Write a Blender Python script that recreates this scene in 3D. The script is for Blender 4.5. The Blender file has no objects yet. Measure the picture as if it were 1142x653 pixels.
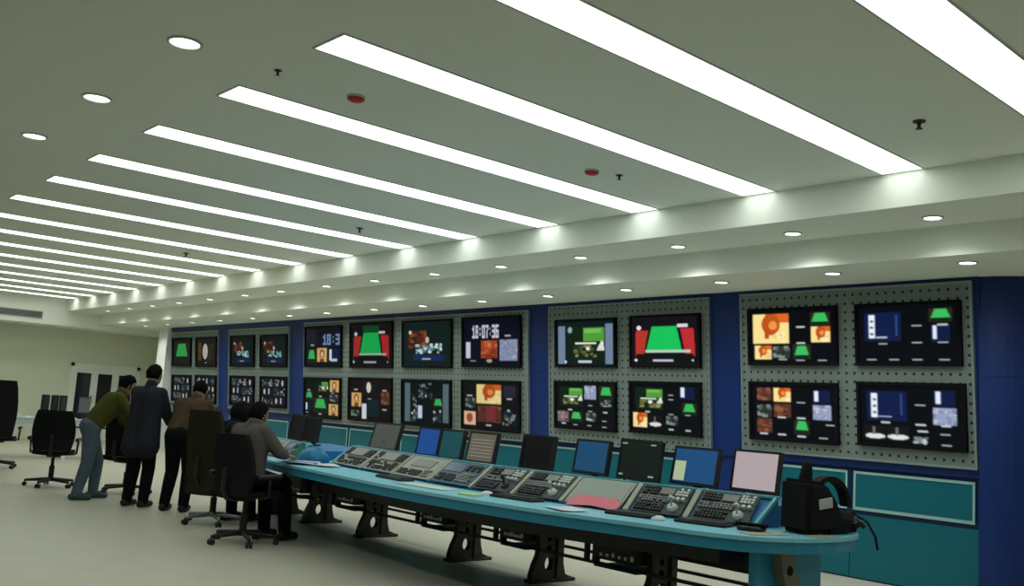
import bpy, bmesh, math, random
import numpy as np
from mathutils import Vector, Matrix
random.seed(7)
PI = math.pi
scene = bpy.context.scene
COL = scene.collection

# ------------------------------------------------------------------ colour / materials
def lin(c):
    return tuple((x/12.92 if x <= .04045 else ((x+.055)/1.055)**2.4) for x in c)
def rgb(r, g, b):
    return lin((r/255, g/255, b/255))
MATS = {}
def mat(name, col, rough=.5, metal=0., noise=.06, nscale=14., spec=.4, bump=0., emit=None, estr=0.):
    if name in MATS: return MATS[name]
    m = bpy.data.materials.new(name); m.use_nodes = True
    nt = m.node_tree; b = nt.nodes['Principled BSDF']
    b.inputs['Roughness'].default_value = rough
    b.inputs['Metallic'].default_value = metal
    b.inputs['Specular IOR Level'].default_value = spec
    tc = nt.nodes.new('ShaderNodeTexCoord')
    nz = nt.nodes.new('ShaderNodeTexNoise'); nz.inputs['Scale'].default_value = nscale; nz.inputs['Detail'].default_value = 4
    nt.links.new(tc.outputs['Object'], nz.inputs['Vector'])
    mx = nt.nodes.new('ShaderNodeMix'); mx.data_type = 'RGBA'
    mx.inputs[6].default_value = tuple(c*(1-noise) for c in col)+(1,)
    mx.inputs[7].default_value = tuple(min(1, c*(1+noise)) for c in col)+(1,)
    nt.links.new(nz.outputs['Fac'], mx.inputs[0])
    nt.links.new(mx.outputs[2], b.inputs['Base Color'])
    if bump:
        bp = nt.nodes.new('ShaderNodeBump'); bp.inputs['Strength'].default_value = bump; bp.inputs['Distance'].default_value = .01
        nt.links.new(nz.outputs['Fac'], bp.inputs['Height']); nt.links.new(bp.outputs['Normal'], b.inputs['Normal'])
    if emit:
        b.inputs['Emission Color'].default_value = tuple(emit)+(1,); b.inputs['Emission Strength'].default_value = estr
    MATS[name] = m
    return m

def perforated(name, col, pitch, rad):
    m = mat(name, col, .45, .3, .05, 8)
    nt = m.node_tree; b = nt.nodes['Principled BSDF']
    src = b.inputs['Base Color'].links[0].from_socket
    tc = nt.nodes.new('ShaderNodeTexCoord'); sp = nt.nodes.new('ShaderNodeSeparateXYZ')
    nt.links.new(tc.outputs['Object'], sp.inputs[0])
    d2 = None
    for ax in (0, 1):
        a = nt.nodes.new('ShaderNodeMath'); a.operation = 'WRAP'; a.inputs[1].default_value = pitch/2; a.inputs[2].default_value = -pitch/2
        nt.links.new(sp.outputs[ax], a.inputs[0])
        q = nt.nodes.new('ShaderNodeMath'); q.operation = 'MULTIPLY'
        nt.links.new(a.outputs[0], q.inputs[0]); nt.links.new(a.outputs[0], q.inputs[1])
        if d2 is None: d2 = q
        else:
            s = nt.nodes.new('ShaderNodeMath'); s.operation = 'ADD'
            nt.links.new(d2.outputs[0], s.inputs[0]); nt.links.new(q.outputs[0], s.inputs[1]); d2 = s
    lt = nt.nodes.new('ShaderNodeMath'); lt.operation = 'LESS_THAN'; lt.inputs[1].default_value = rad*rad
    nt.links.new(d2.outputs[0], lt.inputs[0])
    mx = nt.nodes.new('ShaderNodeMix'); mx.data_type = 'RGBA'
    nt.links.new(lt.outputs[0], mx.inputs[0]); nt.links.new(src, mx.inputs[6]); mx.inputs[7].default_value = (.022, .026, .026, 1)
    nt.links.new(mx.outputs[2], b.inputs['Base Color'])
    return m

def screen_mat():
    m = bpy.data.materials.new('lit_screen'); m.use_nodes = True
    nt = m.node_tree; b = nt.nodes['Principled BSDF']
    at = nt.nodes.new('ShaderNodeVertexColor'); at.layer_name = 'picture'
    b.inputs['Base Color'].default_value = (.003, .003, .004, 1); b.inputs['Roughness'].default_value = .5
    b.inputs['Specular IOR Level'].default_value = .05
    nt.links.new(at.outputs['Color'], b.inputs['Emission Color']); b.inputs['Emission Strength'].default_value = SCREEN_GAIN
    return m
SCREEN_GAIN = 1.0
STRIP_GAIN = 3.2

M_ceiling = mat('ceiling_paint', (.90, .935, .86), .8, 0, .02, 1.2)
M_soffit = mat('soffit_paint', (.92, .95, .87), .8, 0, .02, 1.2)
M_wallw = mat('wall_paint', (.74, .77, .62), .8, 0, .03, 1.)
M_pillar = mat('white_paint', (.85, .88, .84), .6, 0, .02, 3.)
M_blue = mat('blue_panel', rgb(2, 40, 106), .45, 0, .06, 2.)
M_perf = perforated('perforated_grey_steel', rgb(128, 140, 136), .088, .0145)
M_alu = mat('aluminium_edge', rgb(150, 165, 165), .4, .5, .04)
M_teal = mat('teal_laminate', rgb(2, 94, 108), .4, 0, .06, 3.)
M_cabblue = mat('dark_blue_carcass', rgb(6, 40, 80), .5, 0, .05, 4.)
M_pale = mat('pale_trim', rgb(140, 178, 176), .45, 0, .04)
M_desk = mat('pale_turquoise_top', rgb(128, 202, 222), .35, 0, .05, 5.)
M_fascia = mat('turquoise_edge', rgb(44, 134, 168), .4, 0, .06, 4.)
M_rail = mat('turquoise_rail', rgb(98, 176, 188), .4, 0, .04, 6.)
M_housing = mat('blue_housing', rgb(30, 108, 168), .45, 0, .05, 5.)
M_leg = mat('dark_brown_steel', rgb(52, 52, 44), .5, .2, .12, 9.)
M_legpale = mat('grey_steel_leg', rgb(112, 112, 96), .5, .3, .1, 9.)
M_dark = mat('black_plastic', (.012, .013, .014), .5, 0, .1)
M_black = mat('matt_black', (.004, .004, .005), .7, 0, .1, 14., .12)
M_fabric = mat('black_fabric', (.012, .013, .014), .95, 0, .2, 60., .1)
M_chrome = mat('grey_metal', (.35, .36, .36), .35, .8, .05)
M_gaplight = mat('painted_gap_light', rgb(235, 238, 215), .5)  # pale tone painted in for bright floor seen through gaps
M_grey = mat('grey_plate', rgb(128, 132, 126), .45, .2, .08, 20.)
M_dkplate = mat('charcoal_plate', rgb(58, 64, 66), .45, .2, .1, 20.)
M_bluplate = mat('blue_grey_plate', rgb(72, 92, 104), .45, .2, .1, 20.)
M_beige = mat('beige_plate', rgb(160, 160, 146), .5, .1, .06, 10.)
M_paper = mat('white_paper', rgb(205, 215, 222), .8, 0, .03, 30.)
M_red = mat('red_plastic', rgb(190, 44, 26), .5, 0, .1)
M_floor = mat('pale_vinyl', (.49, .475, .38), .42, 0, .09, 3.5, .35)
M_screen = screen_mat()

# ------------------------------------------------------------------ mesh builder
class MB:
    def __init__(s): s.bm = bmesh.new()
    def box(s, x0, y0, z0, x1, y1, z1, M=None, bev=0., seg=2):
        r = bmesh.ops.create_cube(s.bm, size=1.)
        vs = r['verts']
        for v in vs:
            v.co = Vector(((x0+x1)/2+v.co.x*(x1-x0), (y0+y1)/2+v.co.y*(y1-y0), (z0+z1)/2+v.co.z*(z1-z0)))
        if bev:
            es = list({e for v in vs for e in v.link_edges})
            rb = bmesh.ops.bevel(s.bm, geom=es, offset=bev, segments=seg, affect='EDGES', profile=.5)
            vs = list({v for f in rb['faces'] for v in f.verts} | {v for v in vs if v.is_valid})
        if M is not None:
            for v in vs: v.co = M @ v.co
        return s
    def rings(s, rings, cap=True):
        bm = s.bm; prev = None; first = None
        for R in rings:
            vs = [bm.verts.new(p) for p in R]
            if prev:
                n = len(vs)
                for i in range(n): bm.faces.new((prev[i], prev[(i+1) % n], vs[(i+1) % n], vs[i]))
            else: first = vs
            prev = vs
        if cap:
            bm.faces.new(first[::-1]); bm.faces.new(prev)
        return s
    @staticmethod
    def frame(d):
        d = Vector(d).normalized()
        a = Vector((0, 0, 1)) if abs(d.z) < .9 else Vector((1, 0, 0))
        u = a.cross(d).normalized(); v = d.cross(u)
        return d, u, v
    def cyl(s, p0, p1, r0, r1=None, n=16):
        r1 = r0 if r1 is None else r1
        p0, p1 = Vector(p0), Vector(p1); d, u, v = s.frame(p1-p0)
        return s.rings([[p+(u*math.cos(a)+v*math.sin(a))*r for a in [2*PI*i/n for i in range(n)]] for p, r in ((p0, r0), (p1, r1))])
    def capsule(s, p0, r0, p1, r1, n=14, k=4):
        p0, p1 = Vector(p0), Vector(p1); d, u, v = s.frame((p1-p0) if (p1-p0).length > 1e-6 else (0, 0, 1))
        R = []
        for i in range(k+1):
            t = -PI/2*(1-i/k) if i else -PI/2+.12
            R.append((p0+d*r0*math.sin(t), r0*math.cos(t)))
        for i in range(k+1):
            t = PI/2*i/k if i < k else PI/2-.12
            R.append((p1+d*r1*math.sin(t), r1*math.cos(t)))
        return s.rings([[p+(u*math.cos(a)+v*math.sin(a))*r for a in [2*PI*i/n for i in range(n)]] for p, r in R])
    def chain(s, pts):
        for (p, r), (q, t) in zip(pts, pts[1:]): s.capsule(p, r, q, t)
        return s
    def tube(s, pts, r, n=8):
        pts = [Vector(p) for p in pts]; R = []
        for i, p in enumerate(pts):
            d = (pts[min(i+1, len(pts)-1)]-pts[max(i-1, 0)])
            d, u, v = s.frame(d)
            R.append([p+(u*math.cos(a)+v*math.sin(a))*r for a in [2*PI*k/n for k in range(n)]])
        return s.rings(R)
    def prism(s, poly, h0, h1, f=None):
        f = f or (lambda a, b, h: (a, b, h))
        return s.rings([[Vector(f(a, b, h)) for a, b in poly] for h in (h0, h1)])
    def ball(s, c, rx, ry=None, rz=None, n=16, M=None):
        ry = rx if ry is None else ry; rz = rx if rz is None else rz
        r = bmesh.ops.create_uvsphere(s.bm, u_segments=n, v_segments=max(6, n//2+2), radius=1)
        for v in r['verts']:
            p = Vector((v.co.x*rx, v.co.y*ry, v.co.z*rz))
            if M is not None: p = M @ p
            v.co = p+Vector(c)
        return s
    def build(s, name, m, parent=None, smooth=False):
        bmesh.ops.recalc_face_normals(s.bm, faces=s.bm.faces)
        me = bpy.data.meshes.new(name); s.bm.to_mesh(me); s.bm.free()
        me.materials.append(m)
        if smooth:
            for p in me.polygons: p.use_smooth = True
            try: me.set_sharp_from_angle(angle=math.radians(38))
            except Exception: pass
        o = bpy.data.objects.new(name, me); COL.objects.link(o)
        if parent is not None: o.parent = parent
        return o

def tag(o, label, cat, group=None):
    o['label'] = label; o['category'] = cat
    if group: o['group'] = group
    return o
def thing(name, label, cat, loc=(0, 0, 0), rz=0., group=None, M=None):
    o = bpy.data.objects.new(name, None); COL.objects.link(o)
    o.empty_display_size = .1
    if M is not None: o.matrix_world = M
    else: o.location = loc; o.rotation_euler = (0, 0, rz)
    return tag(o, label, cat, group)
def struct(name, mb, m, parent=None):
    o = mb.build(name, m, parent)
    if parent is None: o['kind'] = 'structure'
    return o
def dup(o, parent=None, label=None, loc=None, rz=None):
    c = o.copy(); COL.objects.link(c); c.parent = parent
    if loc is not None: c.location = loc
    if rz is not None: c.rotation_euler = (0, 0, rz)
    if label: c['label'] = label
    for ch in list(o.children): dup(ch, c)
    return c
ORD = ['first', 'second', 'third', 'fourth', 'fifth', 'sixth', 'seventh', 'eighth', 'ninth', 'tenth', 'eleventh', 'twelfth',
       'thirteenth', 'fourteenth', 'fifteenth', 'sixteenth', 'seventeenth', 'eighteenth']

# ------------------------------------------------------------------ camera
f_px = 1065.882
ey = Vector((-926, 73.5, f_px)).normalized(); ex = Vector((1244, 215.5, f_px)).normalized(); ez = ex.cross(ey)
right = Vector((ex.x, ey.x, ez.x)); down = Vector((ex.y, ey.y, ez.y)); fwd = Vector((ex.z, ey.z, ez.z))
cam = bpy.data.cameras.new('camera'); co = bpy.data.objects.new('camera', cam); COL.objects.link(co)
cam.sensor_fit = 'HORIZONTAL'; cam.sensor_width = 36; cam.lens = 36*f_px/1142
cam.clip_start = .05; cam.clip_end = 100
up = -down; back = -fwd
co.matrix_world = Matrix(((right.x, up.x, back.x, 0), (right.y, up.y, back.y, 0), (right.z, up.z, back.z, 1.4), (0, 0, 0, 1)))
scene.camera = co

# ------------------------------------------------------------------ room shell
ZC, Z1, Z2 = 3.45, 3.175, 2.92
YB, YF, XL, XR = 26.0, -3.0, -3.5, 9.6
struct('floor', MB().box(XL-.2, YF-.2, -.1, XR+.3, YB+.2, 0), M_floor)
struct('ceiling', MB().box(XL-.2, YF-.2, ZC, XR+.3, YB+.2, ZC+.12), M_ceiling)
struct('wall_left', MB().box(XL-.2, YF, 0, XL, YB, ZC), M_wallw)
struct('wall_front', MB().box(XL, YF-.2, 0, XR, YF, ZC), M_wallw)
struct('wall_right', MB().box(XR, YF, 0, XR+.2, YB, ZC), M_wallw)
# back wall with the door opening (X 7.55-9.05, up to 1.95 m)
bw = MB(); bw.box(XL, YB, 0, 7.55, YB+.2, ZC); bw.box(9.3, YB, 0, XR, YB+.2, ZC); bw.box(7.55, YB, 1.96, 9.3, YB+.2, ZC)
struct('wall_back', bw, M_wallw)
struct('trim_1', MB().box(6.95, YF, Z1, 7.76, 24.9, ZC), M_soffit)
struct('trim_2', MB().box(7.76, YF, Z2, XR, 24.9, ZC), M_soffit)
struct('trim_3', MB().box(XL, 24.9, 2.81, XR, YB, ZC), M_soffit)
struct('trim_4', MB().box(8.80, 23.0, 0, XR, 23.55, Z2), M_pillar)
# door in the back wall: white frames round dark glass
d = MB().box(7.55, 25.97, 0, 7.63, 26.06, 1.96).box(9.22, 25.97, 0, 9.3, 26.06, 1.96).box(7.55, 25.97, 1.88, 9.3, 26.06, 1.96).build('door_1', M_pillar)
d['kind'] = 'structure'
for x0, x1 in ((7.63, 8.16), (8.16, 8.69), (8.69, 9.22)):
    lf = MB(); t = .085
    lf.box(x0, 25.99, 0, x0+t, 26.04, 1.88).box(x1-t, 25.99, 0, x1, 26.04, 1.88).box(x0+t, 25.99, 1.72, x1-t, 26.04, 1.88).box(x0+t, 25.99, 0, x1-t, 26.04, .3)
    l = lf.build('door_leaf', M_pillar, d)
    MB().box(x0+t, 26.005, .3, x1-t, 26.02, 1.72).build('glass_pane', mat('dark_glass', (.02, .016, .03), .12, 0, .3, 3.), l)
    MB().box(x1-t+.02, 25.93, .9, x1-t+.045, 25.985, 1.15, None, .008).build('door_handle', M_chrome, l)
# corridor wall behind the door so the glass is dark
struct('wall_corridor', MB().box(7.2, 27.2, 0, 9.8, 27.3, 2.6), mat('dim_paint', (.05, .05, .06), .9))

# tilted blue monitor wall: X(z) = 9.02 - .09 (z-1.1)
def XW(z): return 9.02-.09*(z-1.1)
struct('wall_monitors', MB().prism([(XW(1.085), 1.085), (XW(Z2), Z2), (9.55, Z2), (9.55, 1.085)], 3.80, 22.95, lambda a, b, h: (a, h, b)), M_blue)
sm_ = MB()
for y0, y1 in ((6.40, 6.83), (9.53, 9.95), (16.33, 16.93), (19.64, 20.19)):
    sm_.prism([(XW(1.995)-.004, 1.995), (XW(2.003)-.004, 2.003), (XW(2.003), 2.003), (XW(1.995), 1.995)], y0+.004, y1-.004, lambda a, b, h: (a, h, b))
struct('trim_7', sm_, M_cabblue)
pier = [(9.43+.54*math.cos(a), 3.80+.54*math.sin(a)) for a in [PI+PI/2*i/12 for i in range(13)]]+[(9.6, 3.26), (9.6, 3.80)]
pz = MB(); pz.prism(pier, 0, 2.0); pz.prism([(x+.004, y+.004) for x, y in pier], 2.0, 2.006); pz.prism(pier, 2.006, Z2)
struct('trim_5', pz, M_blue)

S_up = Vector((-.09, 0, 1)).normalized()
def wall_frame(Y, z):            # local x = right along the wall as seen from the room, y = up the slope, z = out of the wall
    u = Vector((0, -1, 0)); v = S_up; n = u.cross(v)
    p = Vector((XW(z), Y, z))
    return Matrix(((u.x, v.x, n.x, p.x), (u.y, v.y, n.y, p.y), (u.z, v.z, n.z, p.z), (0, 0, 0, 1)))

# ------------------------------------------------------------------ ceiling fixtures
M_strip = mat('glowing_diffuser', (.9, .92, .88), .5, 0, 0, 1, emit=(.93, 1., .94), estr=STRIP_GAIN)
M_lamp = mat('glowing_lamp', (.9, .92, .9), .4, 0, 0, 1, emit=(.95, 1., .97), estr=6.)
M_trimw = mat('white_metal_trim', (.55, .58, .54), .4, .2, .03)
STRIPS = [-.47, .87, 2.21, 3.55, 4.86, 6.17, 7.56, 8.95, 10.26, 11.70, 13.17, 14.56, 15.93, 17.35, 18.75, 20.15, 21.55, 22.9, 24.15]
L = (6.94-2.565)
t = thing('ceiling_light', 'x', 'light', (0, 0, 0), 0, 'long strip lights across the ceiling')
fr = MB(); fr.box(2.55, -.172, -.006, 6.945, -.158, 0).box(2.55, .158, -.006, 6.945, .172, 0).box(2.55, -.158, -.006, 2.566, .158, 0)
fr.build('frame', M_trimw, t)
MB().box(2.566, -.158, -.004, 6.915, .158, -.001).build('diffuser', M_strip, t)
vis = 0
for i, y in enumerate(STRIPS):
    o = t if i == 0 else dup(t)
    sl_ = {0: .03, 1: .03, 2: .03, 3: .03, 4: .024, 5: .017, 6: .009, 7: .006}.get(i, 0)
    o.location = (6.945*(1-math.cos(sl_)), y-6.945*math.sin(sl_), ZC); o.rotation_euler = (0, 0, sl_)
    if i < 2: o['label'] = 'long glowing strip light overhead, '+('nearer' if i == 1 else 'farther')+' of the two just behind the view'
    else:
        o['label'] = f'long glowing ceiling strip light, {ORD[i-2]} counting from the near end of the room'

def downlight(x, y, z, label, group, spot, sc=.8):
    global DL
    if DL is None:
        o = thing('downlight', label, 'light', (x, y, z), 0, group)
        n = 24
        ring = MB()
        R = lambda r, zz: [Vector((r*math.cos(2*PI*k/n), r*math.sin(2*PI*k/n), zz)) for k in range(n)]
        ring.rings([R(.105, 0), R(.105, -.008), R(.088, -.012), R(.084, -.003)], cap=False)
        ring.build('trim_ring', M_trimw, o, True)
        MB().cyl((0, 0, -.004), (0, 0, -.002), .085, n=n).build('lamp_disc', M_lamp, o)
        DL = o
    else:
        o = dup(DL, None, label, (x, y, z)); o['group'] = group
    o.scale = (sc, sc, 1)
    if spot:
        ld = SPOT.get(spot)
        if not ld:
            ld = bpy.data.lights.new('downlight_beam', 'SPOT'); ld.energy = spot; ld.spot_size = math.radians(150); ld.spot_blend = .8
            ld.shadow_soft_size = .06; ld.color = (.95, 1., .95); SPOT[spot] = ld
        lo = bpy.data.objects.new('beam', ld); COL.objects.link(lo); lo.parent = o; lo.location = (0, 0, -.03)
    return o
DL = None; SPOT = {}
DY = [3.54, 4.82, 6.14, 7.52, 8.9, 10.27, 11.73, 13.1, 14.6, 15.95, 17.45, 18.95, 20.4, 21.8, 23.2]
for i, y in enumerate(DY):
    downlight(7.41, y, Z1, f'small round downlight in the upper ceiling step beside the strips, {ORD[i]} from the near end', 'downlights in the upper ceiling step', 22)
for i, y in enumerate(DY):
    downlight(min(8.11+.025*(y-3.5), 8.33), y+.03, Z2, f'small round downlight in the lower ceiling step above the monitors, {ORD[i]} from the near end', 'downlights in the lower ceiling step', 7)
for (x, y), w in zip(((2.0, 5.46), (2.0, 7.05), (1.99, 8.62)), ('nearest and largest', 'middle', 'farthest')):
    downlight(x, y, ZC, f'round downlight off the left ends of the strips, {w} of three', 'downlights left of the strips', 10, 1.)

def alarm(x, y, label):
    o = thing('smoke_alarm', label, 'alarm', (x, y, ZC))
    n = 24; R = lambda r, zz: [Vector((r*math.cos(2*PI*k/n), r*math.sin(2*PI*k/n), zz)) for k in range(n)]
    MB().rings([R(.062, 0), R(.062, -.012), R(.05, -.018)]).build('base', M_trimw, o)
    MB().rings([R(.058, -.014), R(.058, -.024), R(.042, -.034), R(.012, -.038)]).build('red_dome', M_red, o, True)
alarm(3.2, 5.49, 'red round smoke alarm on the ceiling near the left ends of the strips')
alarm(5.52, 5.53, 'red round smoke alarm on the ceiling with a small sprinkler beside it')
def sprinkler(x, y, label, sc=1.):
    o = thing('sprinkler', label, 'sprinkler', (x, y, ZC), 0, 'ceiling sprinkler heads'); o.scale = (sc, sc, sc)
    MB().cyl((0, 0, 0), (0, 0, -.008), .04).build('flange', M_dark, o)
    MB().cyl((0, 0, -.008), (0, 0, -.05), .014, .01).build('nozzle', M_dark, o)
    MB().cyl((0, 0, -.05), (0, 0, -.054), .022).build('deflector', M_dark, o)
sprinkler(5.76, 5.44, 'tiny dark sprinkler head just right of a red smoke alarm', .75)
sprinkler(5.85, 2.89, 'dark sprinkler head between the two nearest strips')
sprinkler(2.6, 5.45, 'small faint sprinkler head at the left end of the strips', .6)
sprinkler(5.46, 13.9, 'dark sprinkler head far down the ceiling between distant strips')
sprinkler(5.83, 9.65, 'dark sprinkler head in the middle of the ceiling between strips')
# air grille in the back bulkhead
v = thing('air_vent', 'long grey slotted air vent in the bulkhead over the back wall', 'vent', (5.2, 24.9, 3.015))
MB().box(-1.25, -.012, -.085, 1.22, -.0, .085).build('backing', mat('vent_dark', (.06, .065, .06), .7), v)
MB().box(-1.27, -.022, .075, 1.24, -.002, .095).box(-1.27, -.022, -.095, 1.24, -.002, -.075).box(1.22, -.022, -.075, 1.24, -.002, .075).box(-1.27, -.022, -.075, -1.25, -.002, .075).build('frame', M_trimw, v)
sl = MB()
for k in range(6): sl.box(-1.25, -.02, -.07+k*.025, 1.22, -.008, -.058+k*.025)
sl.build('slats', mat('vent_slat', (.25, .27, .25), .6), v)

# ------------------------------------------------------------------ monitor wall
SEG = [('near end', 3.85, 6.40, 1.165, 2.885), ('second', 6.83, 9.53, 1.07, 2.875), ('middle', 9.95, 16.33, 1.02, 2.85), ('fourth', 16.93, 19.64, 1.12, 2.80), ('farthest', 20.19, 22.85, 1.12, 2.80)]
SEGL = ['grey perforated wall panel nearest the camera, round four wide screens',
        'grey perforated wall panel between two blue strips, round the red-curtained studio picture',
        'longest grey wall panel, holding eight screens in two rows',
        'grey wall panel second from the far end, holding four small screens',
        'farthest grey wall panel, beside the white pillar']
for (nm, y0, y1, za, zb), lab in zip(SEG, SEGL):
    yc, zc_ = (y0+y1)/2, (za+zb)/2
    hw, hh = (y1-y0)/2, (zb-za)/2/S_up.z
    o = thing('wall_panel', lab, 'panel', M=wall_frame(yc, zc_), group='grey panels of the monitor wall')
    MB().box(-hw+.02, -hh+.02, 0, hw-.02, hh-.02, .03).build('perforated_sheet', M_perf, o)
    MB().box(-hw, -hh, 0, -hw+.02, hh, .04).box(hw-.02, -hh, 0, hw, hh, .04).box(-hw+.02, -hh, 0, hw-.02, -hh+.02, .04).box(-hw+.02, hh-.02, 0, hw-.02, hh, .04).build('edge_trim', M_alu, o)

# ---- pictures on the screens
PW, PH = 112, 76
def C8(*c): return np.array(rgb(*c))
class Pic:
    def __init__(s, base=(6, 10, 14)):
        s.a = np.zeros((PH, PW, 3))+C8(*base)
        s.y, s.x = np.mgrid[0:PH, 0:PW]; s.x = (s.x+.5)/PW; s.y = (s.y+.5)/PH      # y from the top
        s.rs = np.random.RandomState(3)
    def rect(s, x0, y0, x1, y1, c):
        m = (s.x >= x0) & (s.x <= x1) & (s.y >= y0) & (s.y <= y1); s.a[m] = C8(*c); return s
    def ell(s, cx, cy, rx, ry, c):
        m = ((s.x-cx)/rx)**2+((s.y-cy)/ry)**2 <= 1; s.a[m] = C8(*c); return s
    def trap(s, xl0, xr0, y0, xl1, xr1, y1, c):
        t = np.clip((s.y-y0)/(y1-y0), 0, 1)
        m = (s.y >= y0) & (s.y <= y1) & (s.x >= xl0+(xl1-xl0)*t) & (s.x <= xr0+(xr1-xr0)*t); s.a[m] = C8(*c); return s
    def noise(s, x0, y0, x1, y1, cols, n, sz, seed=1):
        r = np.random.RandomState(seed)
        for _ in range(n):
            cx = x0+(x1-x0)*r.rand(); cy = y0+(y1-y0)*r.rand(); w = sz*(.5+r.rand()); h = sz*(.5+r.rand())
            s.rect(max(x0, cx-w/2), max(y0, cy-h/2), min(x1, cx+w/2), min(y1, cy+h/2), cols[r.randint(len(cols))])
        return s
    def cap(s, x, y, w=.06): return s.rect(x-w*.8, y-.008, x+w*.8, y+.012, (200, 210, 210))
    def sub(s, kind, x0, y0, x1, y1, seed=1):
        X = lambda t: x0+(x1-x0)*t
        Y = lambda t: y0+(y1-y0)*t
        if kind == 'green':
            s.rect(x0, y0, x1, y1, (44, 40, 24)); s.trap(X(.26), X(.74), Y(.08), X(.1), X(.9), Y(.7), (60, 190, 95)); s.rect(X(.1), Y(.72), X(.9), Y(.95), (10, 40, 24))
        elif kind == 'face':
            s.rect(x0, y0, x1, y1, (250, 226, 150)); s.noise(X(.55), Y(.5), x1, y1, [(240, 205, 130), (255, 238, 190)], 10, .05, seed)
            s.rect(X(.34), y0, x1, Y(.3), (222, 104, 34)); s.ell(X(.5), Y(.36), .26*(x1-x0), .36*(y1-y0), (190, 84, 22)); s.ell(X(.56), Y(.4), .12*(x1-x0), .15*(y1-y0), (240, 150, 70))
            s.rect(X(.32), Y(.5), X(.44), Y(.85), (180, 80, 26))
        elif kind == 'brown':
            s.rect(x0, y0, x1, y1, (92, 52, 40)); s.noise(x0, y0, x1, y1, [(120, 66, 50), (70, 40, 34), (140, 90, 66)], 14, .05, seed)
        elif kind == 'navy':
            s.rect(x0, y0, x1, y1, (14, 28, 70)); s.rect(X(.12), Y(.08), X(.28), Y(.9), (232, 240, 250))
            for k in range(3): s.ell(X(.2), Y(.3+.22*k), .02, .02, (40, 60, 110))
            s.rect(X(.3), Y(.84), X(.62), Y(.88), (190, 200, 215)); s.rect(X(.86), Y(.1), X(.9), Y(.8), (50, 74, 130))
        elif kind == 'bar':
            s.rect(x0, y0, x1, y1, (14, 28, 66)); s.rect(X(.1), Y(.05), X(.32), Y(.85), (225, 235, 250))
        elif kind == 'lilac':
            s.rect(x0, y0, x1, y1, (150, 160, 190)); s.noise(x0, y0, x1, y1, [(120, 132, 166), (190, 196, 215)], 26, .03, seed)
        elif kind == 'plate':
            s.rect(x0, y0, x1, y1, (20, 20, 22)); s.ell(X(.5), Y(.72), .46*(x1-x0), .16*(y1-y0), (225, 228, 225)); s.rect(X(.4), Y(.1), X(.5), Y(.6), (110, 110, 104))
        elif kind == 'greenroom':
            s.rect(x0, y0, x1, y1, (14, 34, 18)); s.rect(X(.42), Y(.08), X(.98), Y(.45), (84, 160, 60)); s.rect(X(.46), Y(.1), X(.9), Y(.22), (120, 190, 90))
            s.rect(X(.2), Y(.48), X(.78), Y(.54), (225, 240, 220)); s.noise(X(.15), Y(.56), X(.95), Y(.9), [(110, 110, 56), (60, 84, 44), (150, 140, 90), (34, 50, 30)], 26, .06, seed)
            s.ell(X(.55), Y(.66), .035, .035, (230, 240, 235)); s.trap(X(.9), X(.96), Y(.45), X(.78), X(.99), Y(.72), (220, 230, 220))
        elif kind == 'studio':
            s.rect(x0, y0, x1, y1, (18, 16, 22)); s.trap(X(.05), X(.25), Y(.26), X(.04), X(.17), Y(.84), (186, 56, 44)); s.trap(X(.75), X(.95), Y(.24), X(.83), X(.97), Y(.84), (196, 46, 50))
            s.trap(X(.31), X(.69), Y(.18), X(.22), X(.77), Y(.70), (24, 200, 92)); s.rect(X(.2), Y(.70), X(.9), Y(.75), (190, 215, 200)); s.rect(X(.05), Y(.78), X(.95), Y(.96), (12, 18, 16))
            s.rect(X(.32), Y(.9), X(.64), Y(.95), (200, 205, 215)); s.ell(X(.1), Y(.2), .035, .045, (235, 235, 235)); s.rect(X(.7), Y(.14), X(.86), Y(.2), (225, 225, 235)); s.ell(X(.05), Y(.92), .02, .025, (235, 240, 235)); s.ell(X(.93), Y(.92), .015, .02, (200, 235, 210))
        elif kind == 'crowd':
            s.rect(x0, y0, x1, y1, (14, 34, 32)); s.noise(X(.06), Y(.15), X(.5), Y(.6), [(120, 56, 34), (150, 80, 50), (90, 40, 28), (60, 30, 26)], 40, .09, seed)
            s.noise(X(.25), Y(.5), X(.85), Y(.74), [(120, 200, 205), (200, 232, 230), (70, 140, 150), (230, 240, 235)], 34, .06, seed+1)
            s.ell(X(.52), Y(.4), .035, .07, (225, 205, 180)); s.rect(X(.2), Y(.78), X(.9), Y(.92), (24, 44, 90)); s.rect(X(.4), Y(.87), X(.6), Y(.9), (200, 210, 220)); s.ell(X(.12), Y(.2), .03, .04, (235, 225, 215))
        elif kind == 'portrait':
            s.rect(x0, y0, x1, y1, (222, 178, 108)); s.ell(X(.5), Y(.4), .24*(x1-x0), .3*(y1-y0), (130, 74, 40)); s.ell(X(.5), Y(.44), .13*(x1-x0), .2*(y1-y0), (240, 205, 150)); s.rect(X(.3), Y(.75), X(.7), y1, (120, 70, 40))
        elif kind == 'white':
            s.rect(x0, y0, x1, y1, (26, 24, 28)); s.ell(X(.5), Y(.5), .2*(x1-x0), .4*(y1-y0), (225, 222, 210))
        elif kind == 'mosaic':
            s.rect(x0, y0, x1, y1, (16, 20, 24)); s.noise(x0, y0, x1, y1, [(120, 132, 130), (190, 200, 200), (60, 80, 70), (30, 44, 60)], 22, .05, seed)
        elif kind == 'grey':
            s.rect(x0, y0, x1, y1, (44, 52, 50)); s.noise(x0, y0, x1, y1, [(84, 96, 92), (30, 36, 36), (130, 140, 134)], 14, .05, seed)
        return s
    FONT = {'0': '111101101101111', '1': '010110010010111', '2': '111001111100111', '3': '111001111001111', '6': '111100111101111', '7': '111001010010010', '8': '111101111101111', ':': '000010000010000'}
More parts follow.
